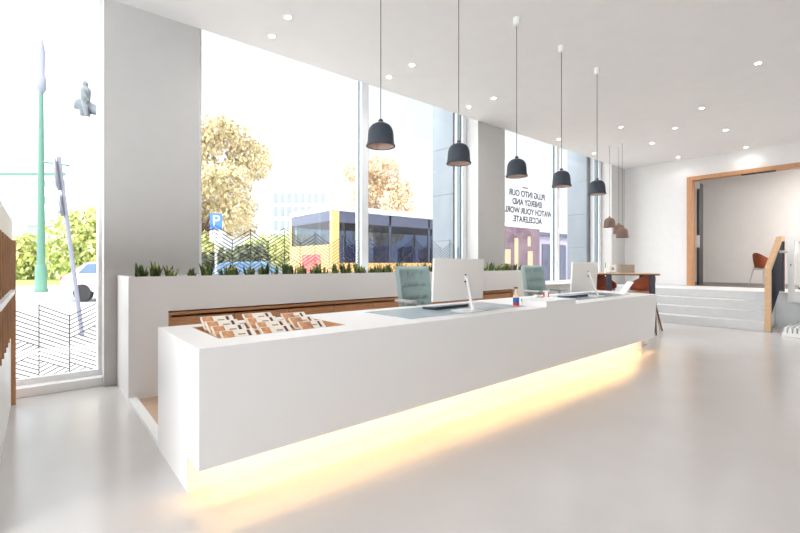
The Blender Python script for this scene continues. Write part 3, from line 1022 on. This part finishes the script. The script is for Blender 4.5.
g.box(-0.03, 0.03, GY0 + 0.14, GY0 + 0.19, GZ0 + 0.24, GZ1 - 0.12)
g.box(-0.03, 0.03, GY0 + 0.14, GY1 - 0.14, GZ1 - 0.15, GZ1 - 0.12)
g.box(-0.03, 0.03, GY0 + 0.14, GY1 - 0.14, GZ0 + 0.24, GZ0 + 0.28)
g.build('inner_frame', M_white, t)
MB().box(-0.004, 0.004, GY0 + 0.05, GY1 - 0.05, GZ0 + 0.15, GZ1 - 0.05).build('gate_pane', M_glass, t)
MB().box(-0.045, -0.04, GY1 - 0.05, GY1 - 0.035, 0.72, 0.75).build('lock_button', M_black, t)
MB().tube([(0, GY1, 0.98), (0, GY1 + 0.12, 0.98)], 0.025, 12).build('hinge_pin', M_white, t, smooth=True)
t = thing('ribbed_ramp', 'white ribbed platform on the floor in front of the lift gate', 'ramp', (9.95, 0.85, 0))
MB().box(-0.55, 0.6, -0.8, 0.52, 0.0, 0.06, 0.004).build('ramp_base', M_white, t)
for i in range(22):
    y = -0.79 + i * 0.0595
    MB().prism([(y, 0.06), (y + 0.045, 0.06), (y + 0.035, 0.15), (y + 0.01, 0.15)], -0.55, 0.6, 'x').build('rib', M_white, t)

# ------------------------------------------------------------------ slatted oak wall shelf at the left edge
t = thing('display_shelf', 'oak slatted display shelf with white top band at the left edge', 'shelf', (-0.36, 3.75, 0))
ox, oy = 0.36, -3.75
SX0, SX1 = -0.60, -0.145
def S(mb_, n, m):
    return mb_.build(n, m, t, (ox, oy, 0))
S(MB().box(SX0, SX1 - 0.02, 2.6, 4.90, 1.375, 1.56), 'top_band', M_monitor)
S(MB().box(SX0, SX0 + 0.06, 2.6, 4.90, 0.0, 1.375), 'back_panel', M_oak)
S(MB().box(SX0 + 0.06, SX1 - 0.03, 2.6, 4.90, 0.0, 0.64), 'white_base', M_white)
S(MB().box(SX0 + 0.06, SX1, 4.90, 4.955, 0.0, 1.40), 'end_post', M_oak)
S(MB().box(SX0 + 0.06, SX1 - 0.03, 2.6, 4.88, 0.64, 0.67), 'shelf_board', M_oak)
y = 2.62
while y < 4.85:
    S(MB().box(SX0 + 0.06, SX1, y, y + 0.028, 0.67, 1.375), 'slat', M_oak)
    y += 0.21
S(MB().box(SX1 - 0.01, SX1 + 0.02, 2.62, 4.1, 0.985, 1.015, 0.004), 'white_rail', M_white)

# ------------------------------------------------------------------ outdoors
GZ = -0.15
struct(bx('pavement', M_pave, -40, 70, YO + 0.05, 8.9, GZ - 0.1, GZ))
struct(bx('road', M_road, -60, 90, 8.9, 20.8, GZ - 0.12, GZ - 0.02))
struct(bx('far_pavement', M_pave, -80, 120, 20.8, 34, GZ - 0.1, GZ))
struct(bx('lawn', M_grass, -80, 120, 34, 75, GZ - 0.1, GZ + 0.02))
struct(bx('square', M_pave, -150, 200, 75, 200, GZ - 0.1, GZ))
# concrete piers in front of the facade
for (x0, x1, lb) in ((6.08, 6.92, 'grey concrete pier outside between the second and third windows'), (11.35, 12.2, 'grey concrete pier outside at the right end of the third window')):
    t = thing('concrete_pier', lb, 'pier', ((x0 + x1) / 2, 6.05, GZ))
    w = (x1 - x0) / 2
    for i in range(6):
        MB().box(-w, w, -0.40, 0.15, 0.9 * i, 0.9 * i + 0.894).build('cladding_block', M_conc, t)

# bus
BX0, BX1, BY0, BY1 = 6.02, 16.0, 9.97, 12.5
t = thing('city_bus', 'yellow city bus with long dark windows parked beyond the second window', 'bus', ((BX0 + BX1) / 2, (BY0 + BY1) / 2, GZ - 0.02))
ox, oy, oz = -t.location.x, -t.location.y, -t.location.z
def B(mb_, n, m, sm=False, par=None):
    return mb_.build(n, m, par or t, (ox, oy, oz) if par is None else (0, 0, 0), smooth=sm)
mb = MB()
mb.use(M_busy)
mb.box(BX0, BX1, BY0, BY1, 0.15, 1.22)
mb.box(BX0, BX0 + 0.22, BY0, BY0 + 0.12, 1.22, 2.62)
mb.box(BX0, BX0 + 0.12, BY1 - 0.12, BY1, 1.22, 2.62)
mb.use(M_busd)
mb.box(BX0 + 0.0, BX0 + 0.08, BY0 + 0.12, BY1 - 0.12, 2.35, 2.62)
for sx in (BX0 + 2.0, BX0 + 3.6, BX0 + 5.2, BX0 + 6.8, BX0 + 8.4):
    mb.box(sx - 0.035, sx + 0.035, BY0 + 0.01, BY0 + 0.06, 1.22, 2.62)
    mb.box(sx - 0.035, sx + 0.035, BY1 - 0.06, BY1 - 0.01, 1.22, 2.62)
mb.box(BX1 - 0.12, BX1, BY0, BY0 + 0.12, 1.22, 2.62)
mb.box(BX1 - 0.12, BX1, BY1 - 0.12, BY1, 1.22, 2.62)
mb.box(BX0 + 0.22, BX1 - 0.12, BY0 + 0.01, BY0 + 0.06, 2.32, 2.62)
mb.box(BX0 + 0.22, BX1 - 0.12, BY1 - 0.06, BY1 - 0.01, 2.32, 2.62)
B(mb, 'bus_body', None)
B(MB().box(BX0 - 0.02, BX1, BY0 - 0.02, BY1 + 0.02, 2.62, 2.78, 0.05), 'roof', M_busw, True)
B(MB().poly([(BX0 + 0.22, BY0 + 0.02, 1.22), (BX1 - 0.12, BY0 + 0.02, 1.22), (BX1 - 0.12, BY0 + 0.02, 2.35), (BX0 + 0.22, BY0 + 0.02, 2.35)]), 'side_glass', M_busg)
B(MB().poly([(BX0 + 0.22, BY1 - 0.035, 1.22), (BX1 - 0.12, BY1 - 0.035, 1.22), (BX1 - 0.12, BY1 - 0.035, 2.35), (BX0 + 0.22, BY1 - 0.035, 2.35)]), 'side_glass', M_busg)
B(MB().poly([(BX0 + 0.02, BY0 + 0.12, 1.72), (BX0 + 0.02, BY1 - 0.12, 1.72), (BX0 + 0.02, BY1 - 0.12, 2.36), (BX0 + 0.02, BY0 + 0.12, 2.36)]), 'rear_glass', M_busg)
B(MB().box(BX0 - 0.003, BX0 + 0.02, BY0 + 0.12, BY1 - 0.12, 1.22, 1.72), 'rear_panel', M_busy)
B(MB().box(BX0 - 0.012, BX0 - 0.003, BY0 + 0.6, BY0 + 1.7, 0.9, 1.46), 'rear_poster', M_poster)
for sx in range(8):
    sb = MB()
    for yy in (BY0 + 0.25, BY1 - 0.95):
        sb.box(BX0 + 1.0 + sx * 1.05, BX0 + 1.12 + sx * 1.05, yy, yy + 0.7, 1.2, 1.75, 0.03)
    B(sb, 'seat_row', M_busin)
B(MB().box(BX0 + 0.1, BX1 - 0.1, BY0 + 0.1, BY1 - 0.1, 1.15, 1.23), 'cabin_floor', M_busd)
M_plum = mat('dark_plum_panel', rgb(84, 66, 84), 0.6, nscale=1.5, col2=rgb(108, 88, 100))
B(MB().box(13.45, BX1 - 0.02, BY0 - 0.012, BY0 + 0.008, 0.5, 2.62), 'front_section', M_plum)
for (xa, xb, za, zb) in ((13.6, 13.95, 1.2, 1.75), (14.2, 14.45, 1.0, 2.2), (15.1, 15.45, 1.1, 1.7), (15.1, 15.3, 1.9, 2.3)):
    B(MB().box(xa, xb, BY0 - 0.03, BY0 - 0.012, za, zb), 'ochre_panel', M_door)
B(MB().box(14.2, 14.75, BY0 - 0.03, BY0 - 0.012, 0.6, 0.98), 'blue_panel', M_busin)
for wx in (BX0 + 2.4, BX1 - 2.2):
    for yy in (BY0 + 0.02, BY1 - 0.28):
        B(MB().tube([(wx, yy - 0.03, GZ + 0.47), (wx, yy + 0.26, GZ + 0.47)], 0.47, 20), 'wheel', M_tyre, True)
# kiosk / shelter seen through the third window
t = thing('street_kiosk', 'lilac street kiosk with dark panels beyond the lettered window', 'kiosk', (18.0, 11.2, GZ))
MB().box(-1.6, 2.6, -0.9, 0.9, 0.0, 2.55).build('kiosk_body', M_purple, t)
MB().box(-1.7, 2.7, -1.0, 1.0, 2.55, 2.7).build('kiosk_roof', M_busd, t)
for x in (-1.3, -0.2, 0.9):
    MB().box(x, x + 0.9, -0.93, -0.9, 0.3, 2.2).build('glazed_panel', M_busd, t)
# street lamp
t = thing('street_lamp', 'tall green street lamp post standing on the far pavement', 'street lamp', (0.11, 26.5, GZ))
MB().lathe([(0.27, 0), (0.27, 0.15), (0.23, 0.2), (0.22, 1.15), (0.17, 1.3)], n=16).build('post_base', M_green, t, smooth=True)
MB().lathe([(0.16, 1.25), (0.12, 6.0), (0.09, 9.4)], n=14).build('post', M_green, t, smooth=True)
MB().tube([(0, 0, 6.15), (0.5, -0.4, 6.1), (1.0, -0.8, 6.0)], 0.05, 8).build('side_arm', M_green, t, smooth=True)
MB().lathe([(0.09, 9.4), (0.2, 9.6), (0.2, 10.1), (0.14, 10.3), (0.16, 11.4), (0.06, 12.0)], n=12).build('lantern', M_signback, t, smooth=True)
# leaning road sign
t = thing('leaning_sign_post', 'leaning road sign post seen edge-on outside the left window', 'road sign', (0.634, 10.0, GZ))
MB().tube([(0, 0, 0), (-0.34, 0.29, 3.35)], 0.035, 10).build('post', M_signback, t, smooth=True)
for (f, hh) in ((0.90, 0.30), (0.73, 0.21)):
    c = Vector((-0.34, 0.29, 3.35)) * f
    d = Vector((-0.34, 0.29, 3.35)).normalized()
    u = Vector((0.12, 0.99, 0)).normalized()
    n = d.cross(u).normalized()
    b = MB()
    pts = []
    for i in range(24):
        a = 2 * PI * i / 24
        pts.append(c + n * 0.045 + u * hh * 0.95 * math.cos(a) + d * hh * math.sin(a))
    A_ = [b.bm.verts.new(p) for p in pts]
    B_ = [b.bm.verts.new(p + n * 0.03) for p in pts]
    b.bm.faces.new(A_)
    b.bm.faces.new(B_[::-1])
    for i in range(24):
        b.bm.faces.new((A_[i], A_[(i + 1) % 24], B_[(i + 1) % 24], B_[i]))
    b.build('sign_plate', M_signback, t)
# parking sign
t = thing('parking_sign', 'blue parking sign with a white letter on a pale post', 'road sign', (4.75, 15.6, GZ), R(163))
MB().tube([(0, 0.03, 0), (0, 0.03, 3.1)], 0.04, 8).build('post', M_chairgrey, t, smooth=True)
pp = MB().box(-0.2, 0.2, -0.02, 0.0, 2.55, 3.1, 0.004).build('sign_plate', M_signblue, t)
text_mesh('P', 0.5, M_white, pp, 'letter', Matrix.Translation((0, -0.022, 2.83)) @ Euler((R(90), 0, 0)).to_matrix().to_4x4())
MB().box(-0.2, 0.2, -0.022, 0.02, 2.1, 2.5).build('supplementary_plate', M_white, t)
pp2 = MB().box(-0.2, 0.2, 0.06, 0.08, 2.55, 3.1, 0.004).build('sign_plate', M_signblue, t)
text_mesh('P', 0.5, M_white, pp2, 'letter', Matrix.Translation((0, 0.082, 2.83)) @ Euler((R(90), 0, R(180))).to_matrix().to_4x4())

# foliage
def foliage(cl, n, size, seed):
    rnd = random.Random(seed)
    b = bmesh.new()
    tot = sum(c[3] ** 2 for c in cl)
    for (cx, cy, cz, cr, sz) in cl:
        for _ in range(int(n * cr * cr / tot)):
            while True:
                v = Vector((rnd.uniform(-1, 1), rnd.uniform(-1, 1), rnd.uniform(-1, 1)))
                if 0.35 < v.length < 1:
                    break
            p = Vector((cx + v.x * cr, cy + v.y * cr, cz + v.z * cr * sz))
            q = Euler((rnd.uniform(0, 6.3), rnd.uniform(0, 6.3), rnd.uniform(0, 6.3))).to_matrix()
            s = size * rnd.uniform(0.6, 1.3)
            b.faces.new([b.verts.new(p + q @ Vector(k) * s) for k in ((-0.5, 0, 0), (0, 0.32, 0.1), (0.55, 0, 0), (0, -0.32, 0.1))])
    return b
def tree(name, label, loc, cl, n, size, m, th, seed, group):
    t = thing(name, label, 'tree', loc, 0, group)
    fb = foliage(cl, n, size, seed)
    me = bpy.data.meshes.new('foliage')
    fb.to_mesh(me)
    fb.free()
    me.materials.append(m)
    o = bpy.data.objects.new('foliage', me)
    COL.objects.link(o)
    o.parent = t
    if th:
        tr = MB().tube([(0, 0, 0), (0.1, 0.05, th * 0.5), (0.0, 0.1, th)], 0.28, 10, 0.16)
        tr.build('trunk', M_bark, t, smooth=True)
        br = MB()
        rnd = random.Random(seed + 5)
        for c in cl[:7]:
            br.tube([(0, 0.08, th * 0.85), (c[0] * 0.45, c[1] * 0.45, th + (c[2] - th) * 0.5), (c[0] * 0.9, c[1] * 0.9, c[2])], 0.11, 6, 0.03)
        br.build('branches', M_bark, t, smooth=True)
    return t
def crown(rx, z0, z1, n, cr, seed):
    rnd = random.Random(seed)
    out = []
    for i in range(n):
        u = (i + 0.5) / n
        z = z0 + (z1 - z0) * u
        rad = rx * (math.sin(PI * (0.18 + 0.72 * u)) ** 0.8)
        a = rnd.uniform(0, 6.28)
        k = rnd.uniform(0.2, 1.0) ** 0.6
        out.append((rad * k * math.cos(a), rad * k * math.sin(a), z, cr * rnd.uniform(0.75, 1.2), 0.8))
    return out
tree('autumn_tree', 'golden autumn tree outside at the left of the second window', (8.2, 29.6, GZ), crown(3.5, 3.2, 10.6, 26, 1.35, 3), 13000, 0.27, M_aut, 4.0, 1, 'autumn trees across the street')
tree('autumn_tree', 'copper autumn tree rising behind the bus roof', (18.2, 23.9, GZ), crown(2.7, 3.2, 8.2, 22, 1.1, 9), 8000, 0.24, M_aut2, 3.4, 2, 'autumn trees across the street')
def bush(label, loc, rx, h, n, m, seed, size=0.3):
    cl = []
    rnd = random.Random(seed)
    for i in range(9):
        cl.append((rnd.uniform(-rx, rx), rnd.uniform(-0.8, 0.8), h * rnd.uniform(0.25, 0.72), h * rnd.uniform(0.3, 0.42), 0.85))
    t = thing('bush', label, 'bush', loc, R(-40), 'bushes across the street')
    fb = foliage(cl, n, size, seed)
    me = bpy.data.meshes.new('foliage')
    fb.to_mesh(me)
    fb.free()
    me.materials.append(m)
    o = bpy.data.objects.new('foliage', me)
    COL.objects.link(o)
    o.parent = t
    st = MB()
    for i in range(4):
        st.tube([(0.1 * i - 0.15, 0, 0), (rx * (i - 1.5) * 0.4, 0, h * 0.5)], 0.05, 6, 0.02)
    st.build('stems', M_bark, t)
bush('yellow-green bush below the golden tree, at the left of the second window', (6.9, 25.4, GZ), 1.6, 3.3, 2200, M_bush, 21)
bush('yellow-green bush to the right of the golden tree, left of the bus', (10.2, 22.9, GZ), 1.8, 3.0, 2200, M_bush, 22)
bush('dark hedge bush low behind the line pattern of the second window', (6.5, 20.0, GZ), 1.2, 2.5, 1600, M_dkbush, 23)
bush('pale green bush behind the leaning sign post in the left window', (3.6, 42.5, GZ), 3.0, 6.0, 3000, M_bush, 24, 0.5)
bush('pale green bush behind the street lamp in the left window', (-1.2, 48.0, GZ), 1.6, 4.2, 1600, M_bush, 25, 0.5)
bush('olive bush beyond the narrow pane right of the second mullion', (25.1, 20.6, GZ), 1.6, 4.6, 1800, M_bush, 26)

# cars
def car(loc, rz, label, paint):
    t = thing('car', label, 'car', loc, rz, 'cars parked across the street')
    prof = [(-2.1, 0.35), (-2.12, 0.75), (-2.0, 0.95), (-1.7, 1.0), (-1.2, 1.42), (0.35, 1.46), (1.05, 0.98), (1.95, 0.85), (2.12, 0.65), (2.12, 0.35)]
    b = MB()
    b.prism(prof, -0.85, 0.85, 'y')
    bmesh.ops.bevel(b.bm, geom=[e for e in b.bm.edges], offset=0.05, segments=2, affect='EDGES')
    b.build('car_body', paint, t, smooth=True)
    for s in (-1, 1):
        MB().prism([(-1.45, 1.02), (-1.12, 1.36), (-0.45, 1.39), (-0.45, 1.02)], s * 0.86 - 0.004, s * 0.86 + 0.004, 'y').prism([(-0.38, 1.02), (-0.38, 1.39), (0.28, 1.39), (0.85, 1.02)], s * 0.86 - 0.004, s * 0.86 + 0.004, 'y').build('side_window', M_cargl, t)
    MB().poly([(-1.75, -0.7, 1.03), (-1.75, 0.7, 1.03), (-1.26, 0.62, 1.40), (-1.26, -0.62, 1.40)]).build('rear_window', M_cargl, t)
    MB().poly([(1.06, -0.7, 1.0), (1.06, 0.7, 1.0), (0.42, 0.62, 1.43), (0.42, -0.62, 1.43)]).build('windscreen', M_cargl, t)
    for s in (-1, 1):
        MB().box(-2.14, -2.02, s * 0.65 - 0.16, s * 0.65 + 0.16, 0.72, 0.92, 0.02).build('tail_lamp', M_taill, t)
        for x in (-1.3, 1.35):
            MB().tube([(x, s * 0.70, 0.32), (x, s * 0.87, 0.32)], 0.32, 20).build('wheel', M_tyre, t, smooth=True)
    return t
c1 = car((2.75, 18.9, GZ - 0.02), R(-40), 'white car with red tail lamps at the right edge of the left window', M_carw)
car((6.9, 17.2, GZ - 0.02), R(-35), 'blue car parked left of the bus, half hidden by the plants', M_carb)

# monument
t = thing('monument', 'pale stone column with a weathered bronze group on top in the left window', 'monument', (3.9, 56.0, GZ))
MB().box(-2.7, 2.7, -2.7, 2.7, 0, 6.0).box(-2.1, 2.1, -2.1, 2.1, 6.0, 8.0).lathe([(1.75, 8.0), (1.65, 13.0), (1.9, 13.3), (2.3, 14.3), (2.4, 15.6), (2.0, 15.9), (2.0, 16.3)], n=28).build('column', M_stone, t, smooth=True)
def skin(name, nodes, edges, m, parent):
    b = MB()
    for i, j in edges:
        b.tube([nodes[i][0], nodes[j][0]], nodes[i][1], 10, nodes[j][1])
    for p, r in nodes:
        b.ball(p, r, 2)
    o = b.build(name, m, parent)
    mo = o.modifiers.new('remesh', 'REMESH')
    mo.mode = 'VOXEL'
    mo.voxel_size = 0.09
    mo.use_smooth_shade = True
    return o
def rp(p):
    x, y, z = p
    x, y, z = x * 0.8, y * 0.8, z * 0.85
    return (x * 0.74 + y * 0.67, -x * 0.67 + y * 0.74, z + 16.2)
man = [((-0.1, 0, 2.55), .42), ((-0.1, 0, 3.3), .46), ((-0.1, 0, 3.95), .5), ((-0.1, 0, 4.4), .2), ((-0.12, 0, 4.75), .3), ((-0.15, 0, 5.0), .22),
       ((-0.15, .3, 1.9), .3), ((-0.3, .34, 1.0), .22), ((-0.3, .34, .1), .2), ((0.1, -.3, 1.9), .3), ((0.25, -.34, 1.0), .22), ((0.3, -.34, .1), .2),
       ((-0.2, .62, 3.8), .2), ((-0.75, .6, 3.1), .17), ((-1.1, .3, 2.7), .14), ((0.0, -.62, 3.8), .2), ((0.35, -.7, 3.0), .17), ((0.6, -.4, 2.6), .14)]
skin('standing_figure', [(rp(p), r) for p, r in man], [(0, 1), (1, 2), (2, 3), (3, 4), (4, 5), (0, 6), (6, 7), (7, 8), (0, 9), (9, 10), (10, 11), (2, 12), (12, 13), (13, 14), (2, 15), (15, 16), (16, 17)], M_bronze, t)
lion = [((0.9, .5, 1.75), .55), ((0.1, .75, 2.0), .6), ((-0.7, .8, 2.3), .72), ((-1.4, .8, 2.55), .62), ((-1.95, .8, 2.35), .34), ((1.7, .4, 1.35), .5), ((1.9, .65, .8), .26), ((1.6, .65, .1), .2), ((1.9, .1, .8), .26), ((1.7, .1, .1), .2), ((-0.8, 1.1, 1.2), .27), ((-0.9, 1.1, .1), .2), ((-0.9, .5, 1.2), .27), ((-1.3, .5, .1), .2), ((2.2, .4, 1.0), .12), ((2.6, .5, .6), .1)]
skin('crouching_animal', [(rp(p), r) for p, r in lion], [(0, 1), (1, 2), (2, 3), (3, 4), (0, 5), (5, 6), (6, 7), (5, 8), (8, 9), (2, 10), (10, 11), (2, 12), (12, 13), (5, 14), (14, 15)], M_bronze, t)

# buildings
def building(label, loc, rz, w, d, h, nx, nz, ww, wh, z0=3.0, name='apartment_building', band=True, mw=M_facade):
    t = thing(name, label, 'building', loc, rz)
    MB().box(-w / 2, w / 2, 0, d, 0, h).build('facade_block', mw, t)
    if band:
        MB().box(-w / 2 - 0.3, w / 2 + 0.3, -0.3, d, h, h + 0.5).build('roof_slab', M_green, t)
        MB().box(-w / 2 + 2, w / 2 - 2, 1.0, d, h + 0.5, h + 3.0).build('penthouse', mw, t)
    sx, sz = w / nx, (h - z0) / nz
    cnt = 0
    for j in range(nz):
        for i in range(nx):
            x = -w / 2 + sx * (i + 0.5)
            z = z0 + sz * (j + 0.5)
            MB().box(x - ww / 2, x + ww / 2, -0.08, 0.0, z - wh / 2, z + wh / 2).build('window', M_fwin, t)
            cnt += 1
    return t
building('white apartment block with rows of small windows in the left window', (-7.0, 107.0, GZ), R(-40), 34, 10, 17.2, 18, 5, 1.0, 1.3, 2.5)
building('pale gridded office building far behind, left of the bus', (33.5, 66.0, GZ), R(-40), 9, 6, 13.5, 8, 5, 0.75, 1.7, 2.0, 'office_building', False, mat('pale_grid_facade', rgb(190, 200, 190), 0.8))
t = thing('street_wall', 'low grey wall with a white parapet in front of the apartment block', 'wall', (0.5, 62.0, GZ), R(-40))
MB().box(-1.9, 1.6, 0, 0.6, 0, 5.6).build('wall_block', mat('grey_render', rgb(140, 140, 146), 0.8), t)
MB().box(-1.9, 1.6, -0.1, 0.7, 5.6, 7.3).build('parapet', mat('lilac_railing', rgb(176, 178, 206), 0.7), t)
